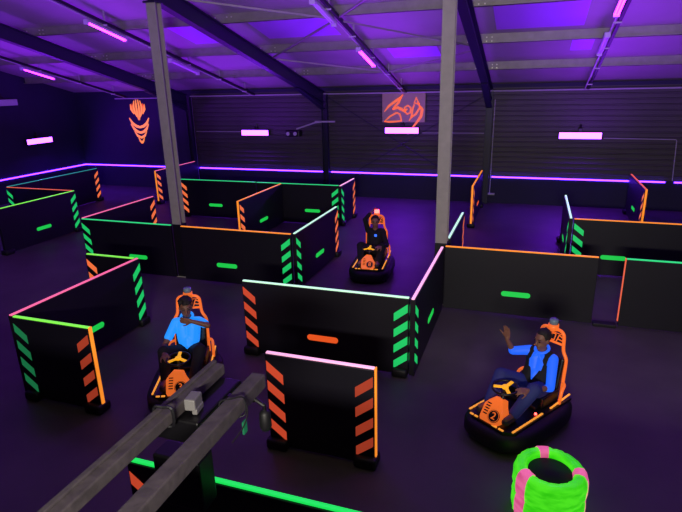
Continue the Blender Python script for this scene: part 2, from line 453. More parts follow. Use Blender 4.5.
# lettering board: slanted brush letters
def stroke(bm, pts, w, y0, y1):
    pts = [Vector((p[0], p[1])) for p in pts]; n = len(pts); Lf, Rt = [], []
    for i, p in enumerate(pts):
        d = (pts[min(i+1, n-1)]-pts[max(i-1, 0)]).normalized(); q = Vector((-d.y, d.x))
        ww = (w[i] if isinstance(w, (list, tuple)) else w)*.9
        Lf.append(p+q*ww/2); Rt.append(p-q*ww/2)
    for i in range(n-1):
        prism(bm, [Lf[i], Lf[i+1], Rt[i+1], Rt[i]], 'y', y0, y1)
t = thing('wall_sign', 'grey sign board with orange brush lettering above the middle wall lamp', 'sign', (-3.86, YW-.1, 2.9))
SW, SH = 1.36, .9
bm = B(); box(bm, -SW/2, SW/2, -.04, .02, -SH/2, SH/2, .005); obj('board', bm, M['sign'], t)
def S(px, py):    # sign sketch coordinates (0..380 x 0..280, y down) to metres
    return ((px-190)/380*SW, (100-py)/200*SH+.02)
bm = B()
def st(pts, w): stroke(bm, [S(*p) for p in pts], w, -.055, -.041)
st([(20, 132), (60, 95), (120, 62), (165, 40), (185, 20)], [.02, .07, .09, .08, .03])
st([(165, 40), (150, 70), (110, 100), (95, 118)], [.05, .08, .06, .03])
st([(20, 200), (70, 165), (130, 140), (160, 150), (175, 195)], [.02, .05, .06, .05, .04])
st([(20, 200), (60, 202), (120, 200), (175, 195)], [.03, .06, .06, .05])
st([(95, 118), (140, 105), (175, 118), (200, 130), (225, 115)], [.05, .09, .1, .08, .04])
st([(205, 135), (200, 105), (230, 92), (255, 108), (250, 140), (225, 150), (205, 135)], .05)
st([(285, 85), (270, 120), (262, 170), (240, 195)], [.04, .06, .06, .02])
st([(262, 170), (300, 150), (335, 105), (320, 75), (300, 40), (285, 75), (330, 85)], [.05, .07, .06, .05, .05, .05, .04])
st([(335, 100), (355, 120), (345, 165), (310, 205), (250, 262), (235, 285)], [.07, .1, .1, .07, .05, .015])
obj('lettering', bm, M['sign_paint'], t)

# plain abstract wall painting in orange (flame shaped)
t = thing('wall_painting', 'glowing orange abstract flame painting on the dark back wall panel at left', 'painting', (-13.93, YW-.035, 2.5))
for s in (-1, 1):
    for (pts, w) in (([(.045, .76), (.06, .5), (.045, .2), (.02, .02)], [.03, .08, .08, .02]),
                     ([(.13, .72), (.18, .5), (.15, .3), (.08, .14)], [.03, .09, .09, .02]),
                     ([(.31, .6), (.29, .42), (.2, .24)], [.02, .11, .03]),
                     ([(.44, .1), (.32, -.1), (.16, -.2), (.0, -.24)], [.03, .11, .11, .09]),
                     ([(.4, -.12), (.28, -.3), (.14, -.4), (.0, -.44)], [.02, .1, .1, .09]),
                     ([(.28, -.38), (.16, -.55), (.0, -.62)], [.02, .09, .09]),
                     ([(.13, -.62), (.07, -.74), (.0, -.82)], [.02, .08, .08])):
        bm = B(); stroke(bm, [(s*p[0], p[1]) for p in pts], w, -.012, 0); obj('flame_stroke', bm, M['mask_paint'], t)
    for (pts, w) in (([(.235, .62), (.245, .45), (.2, .32)], [.02, .06, .02]),):
        bm = B(); stroke(bm, [(s*p[0], p[1]) for p in pts], w, -.01, 0); obj('dark_stroke', bm, M['mask_paint2'], t)

# ------------------------------------------------------------------ barriers
H, TH = 1.1, .07
def barrier(axis, a, b, c, top, lab, ends=(None, None), edge=(None, None), pill='p_green', pillpos=None, feet=(1, 1)):
    """panel along x (a..b at y=c) or along y (a..b at x=c); local x runs along the panel"""
    L = b-a
    if axis == 'x': t = thing('barrier_panel', lab, 'barrier', ((a+b)/2, c, 0), 0, 'black track barriers')
    else: t = thing('barrier_panel', lab, 'barrier', (c, (a+b)/2, 0), PI/2, 'black track barriers')
    bm = B(); box(bm, -L/2, L/2, -TH/2, TH/2, .03, H-.012, .006); obj('board', bm, M['board'], t)
    bm = B(); box(bm, -L/2+.005, L/2-.005, -.019, .019, H-.012, H+.004, .004); obj('top_strip', bm, M[top], t)
    for k, s in enumerate((-1, 1)):
        if feet[k]:
            fc = feet[k]; bm = B(); ox = s*(L/2+(.03 if fc == 1 else 0)); ix = s*(L/2-.21)
            box(bm, min(ox, ix), max(ox, ix), -.1 if fc != 3 else -.034, .1 if fc != -1 else .034, .0, .12, .03)
            obj('foot', bm, M['foot'], t, True)
        if ends[k]:
            bm = B()
            for face in (-1, 1):
                for q in range(4):
                    z0 = 1.02-q*.222; xo, xi = s*(L/2-.012), s*(L/2-.19)
                    y0, y1 = face*TH/2, face*(TH/2+.003)
                    prism(bm, [(xo, z0), (xi, z0-.14), (xi, z0-.25), (xo, z0-.11)], 'y', min(y0, y1), max(y0, y1))
            obj('stripe_decal', bm, M[ends[k]], t)
        if edge[k]:
            bm = B(); xe = s*L/2; box(bm, min(xe, xe+s*.014), max(xe, xe+s*.014), -.022, .022, .1, H+.004, .003)
            obj('edge_strip', bm, M[edge[k]], t)
    if pill:
        pc = (pillpos if pillpos is not None else (a+b)/2)-(a+b)/2
        bm = B(); r = .042
        for face in (-1, 1):
            poly = []
            for k in range(9): poly.append((pc+.18+r*math.cos(-PI/2+PI*k/8), .385+r*math.sin(-PI/2+PI*k/8)))
            for k in range(9): poly.append((pc-.18+r*math.cos(PI/2+PI*k/8), .385+r*math.sin(PI/2+PI*k/8)))
            prism(bm, poly, 'y', *sorted((face*TH/2, face*(TH/2+.006))))
        obj('pill_marking', bm, M[pill], t)
    return t
g, o_, r_ = 's_green', 's_orange', 's_red'
barrier('x', -9.62, -7.17, 13.29, 'g_green', 'black barrier behind the left column, green top, orange stripes at its left end', (o_, None), pillpos=-8.5, feet=(1, 2))
barrier('x', -7.13, -4.72, 13.27, 'g_green', 'black barrier with pale green top, far back, ending in green chevrons near the middle kart', (None, g), pillpos=-5.48, feet=(2, -1))
barrier('x', -8.74, -6.54, 8.55, 'g_green', 'left half of the long middle barrier, green top and green stripes at its left end', (g, None), pillpos=-7.4, feet=(-1, 0))
barrier('x', -6.3, -3.97, 8.53, 'g_orange', 'right half of the long middle barrier, orange top ending in green chevrons', (None, g), pillpos=-5.33, feet=(0, -1))
barrier('y', 8.57, 10.85, -3.93, 'g_mint', 'barrier left of the middle kart, pale mint top and orange stripes at its far end', (g, o_), feet=(0, 1))
barrier('x', -3.63, -1.29, 6.15, 'g_mint', 'barrier in the centre foreground, mint top, orange stripes left and green chevrons right', (r_, g), pill='p_orange', feet=(1, -1))
barrier('y', 6.11, 8.42, -1.24, 'g_pink', 'barrier with thick pale pink top running back from the green chevrons', (g, None), feet=(0, 0))
barrier('x', -1.2, 1.08, 8.48, 'g_orange', 'barrier with orange top and green pill behind the right kart', (None, None), feet=(0, 0))
barrier('x', 1.45, 3.8, 8.5, 'g_green', 'barrier with green top at the right picture edge, orange left edge', (None, None), ('g_red', None), feet=(0, 1))
barrier('x', -2.37, -1.23, 4.35, 'g_pink', 'short square barrier in the foreground, pink top, red-orange stripes at both ends', ('s_red', 's_dred'), (None, 'g_orange'), pill=None)
barrier('x', -5.7, -4.56, 4.3, 'g_lime', 'short barrier at left foreground, lime top and bright orange right edge', ('s_dgreen', 's_dred'), (None, 'g_orange'), pill=None, feet=(-1, 1))
barrier('y', 4.3, 6.6, -5.76, 'g_rose', 'barrier at left with long pink top and green stripes at its far end', (None, g), feet=(0, -1))
barrier('x', -6.75, -5.82, 6.58, 'g_lime', 'short lime topped barrier peeking over the long pink topped one at left', (o_, None), pill=None, feet=(1, 0))
barrier('x', -2.58, -.25, 2.58, 'g_bright', 'barrier under the timber beams at the bottom of the picture, bright green top', (r_, None), pill=None)
barrier('y', 8.78, 11.1, -11.45, 'g_lime', 'barrier at the left picture edge, lime top and green stripes at its far end', (None, g), feet=(1, -1))
barrier('x', -13.84, -11.52, 11.1, 'g_red', 'barrier at far left with red-orange top and green stripes at its left end', (g, o_), pill=None, feet=(-1, 0))
barrier('y', 11.15, 12.25, -13.9, 'g_teal', 'short far left barrier with dim teal top next to the red-orange topped one', (None, None), pill=None, feet=(0, 2))
barrier('y', 12.28, 14.62, -13.92, 'g_teal', 'farthest left barrier, dim teal top and orange stripes below the light strip', (None, o_), pill=None, feet=(2, 1))
barrier('y', 8.6, 10.92, -8.78, 'g_rose', 'barrier with rose top and orange stripes left of the left column', (None, o_), pill=None, feet=(0, 1))
barrier('y', 14.5, 16.75, -11.45, 'g_rose', 'far barrier crossing behind the left column, orange upright edge and stripes', (o_, None), ('g_orange', None), pill=None)
barrier('y', 10.86, 13.2, -6.37, 'g_orange', 'barrier with orange top and orange upright edge inside the middle enclosure', (o_, None), ('g_orange', None), feet=(1, 0))
barrier('y', 13.22, 14.4, -4.67, 'g_pink', 'short far barrier with pink top, green chevrons and orange stripes, behind the middle kart', (g, o_), pill=None, feet=(-1, 1))
barrier('y', 13.9, 16.5, -1.34, 'g_orange', 'far barrier right of the middle column with orange top and upright edge', (o_, None), ('g_orange', None), pill='p_orange')
barrier('y', 8.96, 10.92, -1.22, 'g_mint', 'barrier just right of the middle column, mint top, orange stripes at its far end', (None, o_), pill=None, feet=(0, 1))
barrier('y', 10.93, 13.18, .82, 'g_mint', 'barrier with mint top at right, standing end-on beside the orange topped one', (g, None), feet=(0, 1))
barrier('x', .87, 3.2, 10.89, 'g_orange', 'barrier with orange top and green stripes at left, far right behind the gap', (g, None), pillpos=1.62, feet=(-1, 1))
barrier('y', 14.25, 16.56, 2.64, 'g_red', 'far barrier on the right with orange upright edge in front of the light strip', (o_, None), ('g_orange', None))
# low sill in the gap
bm = B(); box(bm, 1.1, 1.43, 8.42, 8.56, 0, .05, .01)
tag(obj('door_sill', bm, M['foot']), 'low black sill closing the gap between the two right barriers', 'sill')

# ------------------------------------------------------------------ tyre stack
t = thing('tyre_stack', 'bright green tyre stack with pink bands at the bottom right', 'tyre', (.37, 4.22, 0), .1)
def tyreprof(o=0., inner=.42):
    return [(.2-o, .03), (.27, .0), (.29+o, .03), (.3+o, .09), (.302+o, .17), (.296+o, .225), (.288+o, .245), (.296+o, .265), (.304+o, .32), (.302+o, .4), (.288+o, .45), (.262+o*.7, .478+o), (.225, .482+o), (.2-o*.7, .468+o), (.188-o, .43), (.187-o, inner)]
bm = B(); lathe(bm, tyreprof(), 64, closed=True)
for v in bm.verts:
    a = math.atan2(v.co.y, v.co.x); n = .004*math.sin(17*a+9*v.co.z*6)+.003*math.sin(31*a-40*v.co.z)
    v.co += Vector((math.cos(a), math.sin(a), .4))*n
bmesh.ops.recalc_face_normals(bm, faces=bm.faces[:])
obj('green_wrap', bm, M['tyre_green'], t, True)
bm = B(); lathe(bm, [(.183, .02), (.183, .426)], 48); obj('inner_rubber', bm, M['tyre_in'], t, True)
for ang in (1.72, -.12, 3.72):
    bm = B(); w = .2
    lathe(bm, tyreprof(.008, .2), 8, closed=True, a0=ang-w, a1=ang+w)
    bmesh.ops.recalc_face_normals(bm, faces=bm.faces[:])
    obj('pink_band', bm, M['tyre_pink'], t, True)

# ------------------------------------------------------------------ karts
def kart(loc, rz, lab, number, lit, size=1.):
    t = thing('kart', lab, 'kart', loc, rz, 'orange and black electric karts'); t.scale = (size,)*3
    def outline(sx, sy, n=48, p=3.2):
        return [(sx*math.copysign(abs(math.cos(a))**(2/p), math.cos(a)), sy*math.copysign(abs(math.sin(a))**(2/p), math.sin(a))) for a in [2*PI*k/n for k in range(n)]]
    # bumper ring
    bm = B()
    prof = [(.58, .34, .05), (.65, .39, .04), (.68, .42, .09), (.68, .42, .18), (.655, .395, .235), (.6, .34, .256)]
    R = [[bm.verts.new((x, y, z)) for x, y in outline(a, b)] for a, b, z in prof]
    for i in range(len(R)-1):
        for k in range(48): bm.faces.new((R[i][k], R[i][(k+1) % 48], R[i+1][(k+1) % 48], R[i+1][k]))
    bm.faces.new(R[0][::-1]); bm.faces.new(R[-1])
    obj('bumper', bm, M['foot'], t, True)
    # wheels under the body
    for sx in (-.42, .42):
        for sy in (-.3, .3):
            bm = B(); lathe(bm, [(.0, -.05), (.075, -.05), (.085, -.03), (.085, .03), (.075, .05), (0, .05)], 20,
                            mtx=Matrix.Translation((sx, sy, .086)) @ Matrix.Rotation(PI/2, 4, 'X'))
            obj('wheel', bm, M['tyre_in'], t, True)
    # deck
    bm = B(); P = [(-.56, -.31), (.5, -.31), (.6, -.2), (.6, .2), (.5, .31), (-.56, .31)]
    prism(bm, P, 'z', .255, .285); obj('deck', bm, M['black'], t)
    # dashed amber strips on the deck edges
    def dash(a, b, n, name='light_strip', fill=.8):
        a, b = Vector(a), Vector(b); bm = B()
        for k in range(n):
            bar(bm, a+(b-a)*(k+(1-fill)/2)/n, a+(b-a)*(k+1-(1-fill)/2)/n, .018, .012)
        obj(name, bm, M['amber'], t)
    z = .293
    for s in (1, -1):
        dash((.54, s*.285, z), (-.02, s*.285, z), 9)
        dash((-.16, s*.285, z), (-.56, s*.285, z+.03), 7)
    dash((.585, -.24, z), (.585, -.12, z), 2, fill=.7); dash((.585, .05, z), (.585, .22, z), 2, fill=.7)
    # nose fairing: hexagonal shell leaning back
    bm = B()
    hexa = [(-.04, 1.0), (.05, .97), (.085, .72), (.13, .5), (.135, .1), (.09, 0), (-.1, 0), (-.12, .1), (-.13, .62), (-.1, .78)]
    def N(u, v, d): return Vector((.58-.19*v-d, u, .285+.235*v-d*.3))
    F = [bm.verts.new(N(u, v, 0)) for u, v in hexa]; G = [bm.verts.new(N(u*.93, .03+v*.92, -.02)) for u, v in hexa]
    Kb = [bm.verts.new(N(u*.9, .05+v*.85, .12)) for u, v in hexa]; n = len(hexa)
    bm.faces.new(G); bm.faces.new(Kb[::-1])
    for i in range(n):
        j = (i+1) % n
        bm.faces.new((F[i], F[j], G[j], G[i])); bm.faces.new((Kb[i], Kb[j], F[j], F[i]))
    bmesh.ops.recalc_face_normals(bm, faces=bm.faces[:])
    nose = obj('nose_fairing', bm, M['kart_orange'], t)
    # plate frame for the disc: normal of fairing
    nx = Vector((.27, 0, .2)).normalized(); up = Vector((-.2, 0, .27)).normalized(); sd = nx.cross(up) * -1
    c = N(.045, .33, -.022)
    Rm = Matrix((Vector((0, 1, 0)), up, nx)).transposed().to_4x4()
    mt = Matrix.Translation(c) @ Rm
    bm = B(); lathe(bm, [(0, 0), (.07, 0), (.07, .006), (0, .006)], 28, mtx=mt); obj('number_disc', bm, M['number'], nose)
    bm = B(); lathe(bm, [(.06, .006), (.064, .006), (.064, .009), (.06, .009)], 28, mtx=mt, closed=True); obj('disc_ring', bm, M['kart_orange'], nose)
    text_mesh('number', number, .11, M['kart_orange'], nose, Matrix.Translation(c+nx*.01) @ Rm)
    bm = B()
    for q in range(5): bar(bm, N(-.09, .3+q*.1, -.023), N(-.04, .3+q*.1, -.023), .02, .006)
    obj('vent', bm, M['number'], nose)
    # steering column + wheel
    bm = B(); tube(bm, [(.38, 0, .36), (.3, 0, .59)], .022, 10); obj('steering_column', bm, M['black'], t, True)
    wn = Vector((.1, 0, .99)).normalized(); wc = Vector((.3, 0, .6))
    Wm = Matrix.Translation(wc) @ Matrix((Vector((0, 1, 0)), wn.cross(Vector((0, 1, 0))), wn)).transposed().to_4x4()
    bm = B(); tube(bm, [Wm @ Vector((.135*math.cos(2*PI*k/28), .135*math.sin(2*PI*k/28), .01)) for k in range(28)], .013, 8, True)
    sw = obj('steering_wheel', bm, M['black'], t, True)
    bm = B()
    for a in (PI/2, PI/2+2.2, PI/2-2.2):
        bar(bm, Wm @ Vector((0, 0, .018)), Wm @ Vector((.125*math.cos(a), .125*math.sin(a), .02)), .034, .014)
    lathe(bm, [(0, .005), (.035, .005), (.035, .03), (0, .03)], 16, mtx=Wm)
    obj('wheel_spokes', bm, M['yellow'], sw)
    # seat
    bm = B(); box(bm, -.42, .0, -.2, .2, .285, .33, .015)
    box(bm, -.03, .03, -.2, .2, 0, .45, .02, Matrix.Translation((-.43, 0, .31)) @ Matrix.Rotation(-.2, 4, 'Y'))
    for s in (-1, 1): box(bm, -.4, -.08, s*.215-.02, s*.215+.02, .29, .42, .015)
    obj('seat', bm, M['black'], t)
    # tubular hoop
    half = [(-.5, .21, .28), (-.515, .21, .5), (-.53, .21, .7), (-.535, .2, .76), (-.54, .158, .84), (-.55, .145, .98), (-.55, .135, 1.03), (-.55, .1, 1.06), (-.55, .05, 1.065)]
    pts = [Vector(p) for p in half]+[Vector((p[0], -p[1], p[2])) for p in half[::-1]]
    bm = B(); tube(bm, smooth_pts(pts, 3), .019, 10)
    bar(bm, (-.545, -.15, .9), (-.545, .15, .9), .02, .02)
    hoop = obj('roll_hoop', bm, M['kart_orange'], t, True)
    bm = B(); box(bm, -.558, -.54, -.135, .135, .91, 1.03, .004); hp = obj('headrest_panel', bm, M['number'], t)
    bm = B()
    xx = -.537
    for (p, w) in (([(-.13, .925), (-.1, 1.01)], .014), ([(-.1, 1.01), (-.06, .925)], .012), ([(-.06, .925), (-.03, 1.01)], .014),
                   ([(-.02, .93), (.0, 1.01), (.05, 1.01), (.03, .93), (-.02, .93)], .012), ([(.06, .925), (.09, 1.01), (.13, .99)], .013), ([(.07, .96), (.13, .95)], .012),
                   ([(-.14, .915), (.14, .915)], .008), ([(-.14, 1.025), (.14, 1.025)], .008)):
        q = [Vector((a_, b_)) for a_, b_ in p]
        for i in range(len(q)-1):
            bar(bm, (xx, q[i].x, q[i].y), (xx, q[i+1].x, q[i+1].y), w, .006) if False else tube(bm, [(xx, q[i].x, q[i].y), (xx, q[i+1].x, q[i+1].y)], w*.5, 6)
    obj('panel_lettering', bm, M['kart_orange'], hp)
    # low armrest bars beside the seat
    for s in (-1, 1):
        bm = B(); tube(bm, smooth_pts([(-.51, s*.21, .46), (-.44, s*.27, .47), (-.36, s*.29, .43), (-.33, s*.29, .285)], 3), .018, 8)
        obj('side_rail', bm, M['kart_orange'], t, True)
    # beacon
    bm = B(); lathe(bm, [(0, 1.05), (.062, 1.05), (.058, 1.12), (0, 1.12)], 24, cx=-.55); bc = obj('beacon_base', bm, M['kart_orange'], t, True)
    bm = B(); lathe(bm, [(0, 1.12), (.05, 1.12), (.052, 1.16), (.045, 1.18), (0, 1.185)], 24, cx=-.55); obj('beacon_lens', bm, M['beacon_on' if lit else 'beacon_off'], bc, True)
    bm = B(); lathe(bm, [(0, .285), (.014, .285), (.012, .3), (0, .302)], 12, cx=.05, cy=.24); obj('indicator_lamp', bm, M['beacon_on'] if not lit else M['number'], t, True)
    return t

RKL, RKR = (.095, 5.47, 0), math.atan2(-.835, -.55)
LKL, LKR = (-3.86, 5.0, 0), math.atan2(-.917, .4)
MKL, MKR = (-2.83, 9.85, 0), math.atan2(-.995, .1)
kart(RKL, RKR, 'orange and black kart on the right, driven by the person in a black vest', '2', False, .955)
kart(LKL, LKR, 'orange and black kart on the left numbered 3, half behind a timber beam', '3', False)
kart(MKL, MKR, 'orange and black kart in the middle distance with a glowing red beacon', '8', True)

# ------------------------------------------------------------------ people
def capsule(bm, a, b, ra, rb, sub=2):
    t = bmesh.new()
    for p, r in ((a, ra), (b, rb)):
        bmesh.ops.create_icosphere(t, subdivisions=sub, radius=r, matrix=Matrix.Translation(Vector(p)))
    res = bmesh.ops.convex_hull(t, input=t.verts[:])
    bad = [e for e in set(res['geom_interior']) | set(res['geom_unused']) if isinstance(e, bmesh.types.BMVert)]
    bmesh.ops.delete(t, geom=bad, context='VERTS')
    join(bm, t)

def ell(bm, c, r, rot=None):
    t = bmesh.new(); m = Matrix.Translation(Vector(c))
    if rot is not None: m = m @ rot.to_4x4()
    bmesh.ops.create_icosphere(t, subdivisions=3, radius=1, matrix=m @ Matrix.Diagonal((*r, 1)))
    join(bm, t)

def fuse(name, bm, m, parent, vox, smooth=3):
    o = obj(name, bm, m, None)
    md = o.modifiers.new('r', 'REMESH'); md.mode = 'VOXEL'; md.voxel_size = vox
    sm = o.modifiers.new('s', 'SMOOTH'); sm.factor = .5; sm.iterations = smooth
    dg = bpy.context.evaluated_depsgraph_get()
    me = bpy.data.meshes.new_from_object(o.evaluated_get(dg)); me.name = name
    C.objects.unlink(o); bpy.data.objects.remove(o)
    me.materials.clear(); me.materials.append(m)
    for p in me.polygons: p.use_smooth = True
    r = bpy.data.objects.new(name, me); C.objects.link(r)
    if parent: r.parent = parent
    return r

def hand(bm, w, d, n, curl, side):
    """w wrist, d pointing direction, n palm normal, side: +1 thumb on d x n side"""
    w, d, n = Vector(w), Vector(d).normalized(), Vector(n)
    n = (n-d*n.dot(d)).normalized(); s = d.cross(n)*side
    for k in range(4):
        q = (k-1.5)*.02
        capsule(bm, w+d*.012+s*q*.7, w+d*.085+s*q*1.05, .015, .012)
    for k, Lf in enumerate((.068, .078, .073, .056)):
        q = (1.5-k)*.021
        p = w+d*.088+s*q; ang = 0; dd = d.copy()
        for j, fr in enumerate((.45, .32, .23)):
            ang += curl*(.9 if j else .6)
            dd = (d*math.cos(ang)+n*math.sin(ang)+s*(1.5-k)*.04)
            e = p+dd*Lf*fr*1.05; capsule(bm, p, e, .0095-.0008*j, .0087-.0008*j, 1); p = e
    p = w+d*.022+s*.028
    for j, (Lf, c) in enumerate(((.04, .1), (.032, .35), (.026, .6))):
        dd = (d*.75+s*.75*(1-c)+n*(c*(.5+curl*.4))).normalized()
        e = p+dd*Lf; capsule(bm, p, e, .0125-.0015*j, .0115-.0015*j, 1); p = e

def person(kloc, krz, lab, R, L, skin, tops, legs_m, style, head_yaw=0., size=1.):
    t = thing('person', lab, 'person', kloc, krz, 'people riding karts'); t.scale = (size,)*3
    pel, mid, che, nk = Vector((-.27, 0, .43)), Vector((-.32, 0, .56)), Vector((-.36, 0, .71)), Vector((-.365, 0, .84))
    hc = Vector((-.345, 0, .985))
    Hm = Matrix.Rotation(head_yaw, 3, 'Z') @ Matrix.Rotation(.12, 3, 'Y')
    shR, shL = Vector((-.355, -.148, .79)), Vector((-.355, .148, .79))
    legs = {}
    for s in (-1, 1):
        legs[s] = (Vector((-.25, s*.09, .41)), Vector((.09, s*.215, .6)), Vector((.36, s*.16, .36)), Vector((.5, s*.17, .37)))
    # the body, one continuous surface
    bm = B()
    def torso(o):
        capsule(bm, pel+Vector((0, -.06, 0)), pel+Vector((0, .06, 0)), .098+o, .098+o)
        capsule(bm, pel, mid, .1+o, .098+o)
        for s in (-1, 1):
            capsule(bm, mid+Vector((0, s*.045, 0)), che+Vector((0, s*.06, .02)), .084+o, .09+o)
            capsule(bm, che+Vector((0, s*.05, .0)), nk+Vector((0, s*.095, -.055)), .088+o, .05+o)
        capsule(bm, nk+Vector((0, -.13, -.05)), nk+Vector((0, .13, -.05)), .045+o, .045+o)
    torso(0)
    capsule(bm, nk+Vector((0, 0, -.03)), hc+Vector((0, 0, -.06)), .055, .05)
    def HP(x, y, z): return hc+Hm @ Vector((x, y, z))
    ell(bm, HP(-.008, 0, .025), (.092, .074, .092), Hm); ell(bm, HP(.012, 0, -.045), (.068, .058, .075), Hm)
    capsule(bm, HP(.055, 0, -.088), HP(.06, 0, -.09), .026, .024)           # chin
    capsule(bm, HP(.083, 0, .012), HP(.1, 0, -.028), .011, .016)            # nose
    capsule(bm, HP(.072, -.035, .028), HP(.072, .035, .028), .016, .016)     # brow
    capsule(bm, HP(.078, -.02, -.058), HP(.078, .02, -.058), .011, .011)     # mouth
    for s in (-1, 1): ell(bm, HP(-.005, s*.077, -.005), (.02, .01, .033), Hm)
    for (sh, arm, sd) in ((shR, R, -1), (shL, L, 1)):
        e, w = Vector(arm['elbow']), Vector(arm['wrist'])
        capsule(bm, sh, e, .046, .037); capsule(bm, e, w, .037, .026)
        capsule(bm, w, w+Vector(arm['dir']).normalized()*.03, .026, .025)
        hand(bm, w+Vector(arm['dir']).normalized()*.015, arm['dir'], arm['n'], arm.get('curl', .3), arm.get('side', sd))
    for s in (-1, 1):
        h_, k_, a_, f_ = legs[s]
        capsule(bm, h_, k_, .085, .06); capsule(bm, k_, a_, .058, .038); capsule(bm, a_, f_, .035, .03)
    fuse('body', bm, M[skin], t, .0075, 2)
    # eyes, brows and lips
    for s in (-1, 1):
        bm = B(); ell(bm, HP(.079, s*.031, .008), (.009, .013, .009), Hm); obj('eye', bm, M['eye'], t, True)
        bm = B(); capsule(bm, HP(.09, s*.018, .035), HP(.08, s*.048, .036), .005, .004, 1); obj('eyebrow', bm, M['hair'], t, True)
    bm = B(); capsule(bm, HP(.09, -.018, -.058), HP(.09, .018, -.058), .005, .005, 1); obj('lips', bm, M['lip'], t, True)
    # hair
    bm = B()
    ell(bm, HP(-.02, 0, .045), (.094, .084, .09), Hm)
    if style == 'curly':
        for k in range(46):
            a = random.uniform(0, 2*PI); e = random.uniform(.25, 1.35)
            x, y, z = math.cos(e)*math.cos(a), math.cos(e)*math.sin(a), math.sin(e)
            ell(bm, HP(-.015+.09*x, .08*y, .055+.085*z), (.024, .024, .022))
    cut = [v for v in bm.verts]
    for v in cut:
        q = Hm.transposed() @ (v.co-hc)
        if q.x > .035 and q.z < .075: v.co = hc+Hm @ Vector((.035-(q.x-.035)*.2, q.y*.9, q.z))
        q = Hm.transposed() @ (v.co-hc)
        if q.z < -.01 and q.x > -.05: v.co = hc+Hm @ Vector((min(q.x, -.02), q.y, max(q.z, -.012)))
    fuse('hair', bm, M['hair'], t, .009, 1)
    # top
    o = .014
    bm = B(); torso(o)
    slv = tops['sleeve']
    for (sh, arm) in ((shR, R), (shL, L)):
        e, w = Vector(arm['elbow']), Vector(arm['wrist'])
        if slv == 'short': capsule(bm, sh, sh+(e-sh)*.62, .059, .056)
        else:
            capsule(bm, sh, e, .06, .05); capsule(bm, e, e+(w-e)*slv, .049, .04)
    fuse(tops['name'], bm, M[tops['mat']], t, .009, 2)
    if tops.get('collar'):
        bm = B(); ring = [nk+Vector((.075*math.cos(a)*.9+.01, .075*math.sin(a), .025-.03*math.cos(a))) for a in [2*PI*k/20 for k in range(20)]]
        tube(bm, ring, .017, 8, True)
        for s in (-1, 1): capsule(bm, nk+Vector((.085, s*.012, -.02)), nk+Vector((.1, s*.05, -.06)), .014, .01, 1)
        obj('collar', bm, M[tops['mat']], t, True)
    if tops.get('vest'):
        bm = B(); o2 = .03
        for s in (-1, 1):
            capsule(bm, pel+Vector((.0, s*.06, .02)), mid+Vector((0, s*.06, 0)), .095+o2, .09+o2)
            capsule(bm, mid+Vector((-.012, s*.06, 0)), che+Vector((-.012, s*.072, .02)), .078+o2, .084+o2)
            capsule(bm, che+Vector((-.01, s*.072, .0)), nk+Vector((0, s*.095, -.05)), .078+o2, .045+o2)
        ob = obj('tmp', bm, None)
        # opening down the front, kept clear of the shirt
        bmv = B(); bmv.from_mesh(ob.data); C.objects.unlink(ob); bpy.data.objects.remove(ob)
        for v in bmv.verts:
            wid = max(0., (v.co.z-.54)*.14)
            if v.co.x > -.3+.1*(.6-v.co.z) and abs(v.co.y) < wid: v.co.x -= .075
        fuse('vest', bmv, M['dark_cloth'], t, .009, 2)
    # trousers and shoes
    bm = B(); ot = .016
    capsule(bm, pel+Vector((0, -.075, -.01)), pel+Vector((0, .075, -.01)), .108+ot, .108+ot)
    for s in (-1, 1):
        h_, k_, a_, f_ = legs[s]
        capsule(bm, h_, k_, .087+ot, .066+ot); capsule(bm, k_, a_+(k_-a_)*.08, .064+ot, .048+ot)
    fuse('trousers', bm, M[legs_m], t, .011, 2)
    for s in (-1, 1):
        h_, k_, a_, f_ = legs[s]
        bm = B(); capsule(bm, a_+Vector((-.03, 0, -.02)), f_+Vector((.0, 0, -.03)), .042, .044); capsule(bm, a_+Vector((-.01, 0, -.02)), a_+Vector((0, 0, .02)), .043, .043)
        fuse('shoe', bm, M['shoe'], t, .009, 1)
    return t, HP, nk, che

wl = dict(elbow=(-.14, .27, .56), wrist=(.16, .2, .61), dir=(.6, -.25, .1), n=(-.1, -.5, -1), curl=.75)
wr = dict(elbow=(-.14, -.27, .56), wrist=(.16, -.2, .61), dir=(.6, .25, .1), n=(-.1, .5, -1), curl=.75)
person(LKL, LKR, 'person in a bright blue polo shirt on the left kart, hand at the chin', wr,
       dict(elbow=(-.2, .285, .79), wrist=(-.19, .1, .86), dir=(.0, -1, .15), n=(-1, 0, 0), curl=.5),
       'skin_dark', dict(name='polo_shirt', mat='polo', sleeve='short', collar=True), 'dark_cloth', 'curly', .25)
person(RKL, RKR, 'person in a black vest over a blue shirt on the right kart, waving one hand',
       dict(elbow=(-.2, -.28, .78), wrist=(-.12, -.31, .94), dir=(.1, -.05, 1), n=(1, .1, 0), curl=.12), wl,
       'skin_dark', dict(name='shirt', mat='shirt', sleeve=.18, collar=True, vest=True), 'jeans', 'short', -.2, .955)
tp, HP, nk, che = person(MKL, MKR, 'person in black clothes on the middle kart, reaching up to the red beacon',
       dict(elbow=(-.32, -.205, 1.02), wrist=(-.45, -.125, 1.12), dir=(-.35, .35, .5), n=(-.3, 1, -.2), curl=.3), wl,
       'skin', dict(name='jacket', mat='dark_cloth', sleeve=.92), 'dark_cloth', 'short', .15)
bm = B(); box(bm, -.245, -.232, .0, .05, .7, .75, .004); obj('badge', bm, M['badge'], tp)

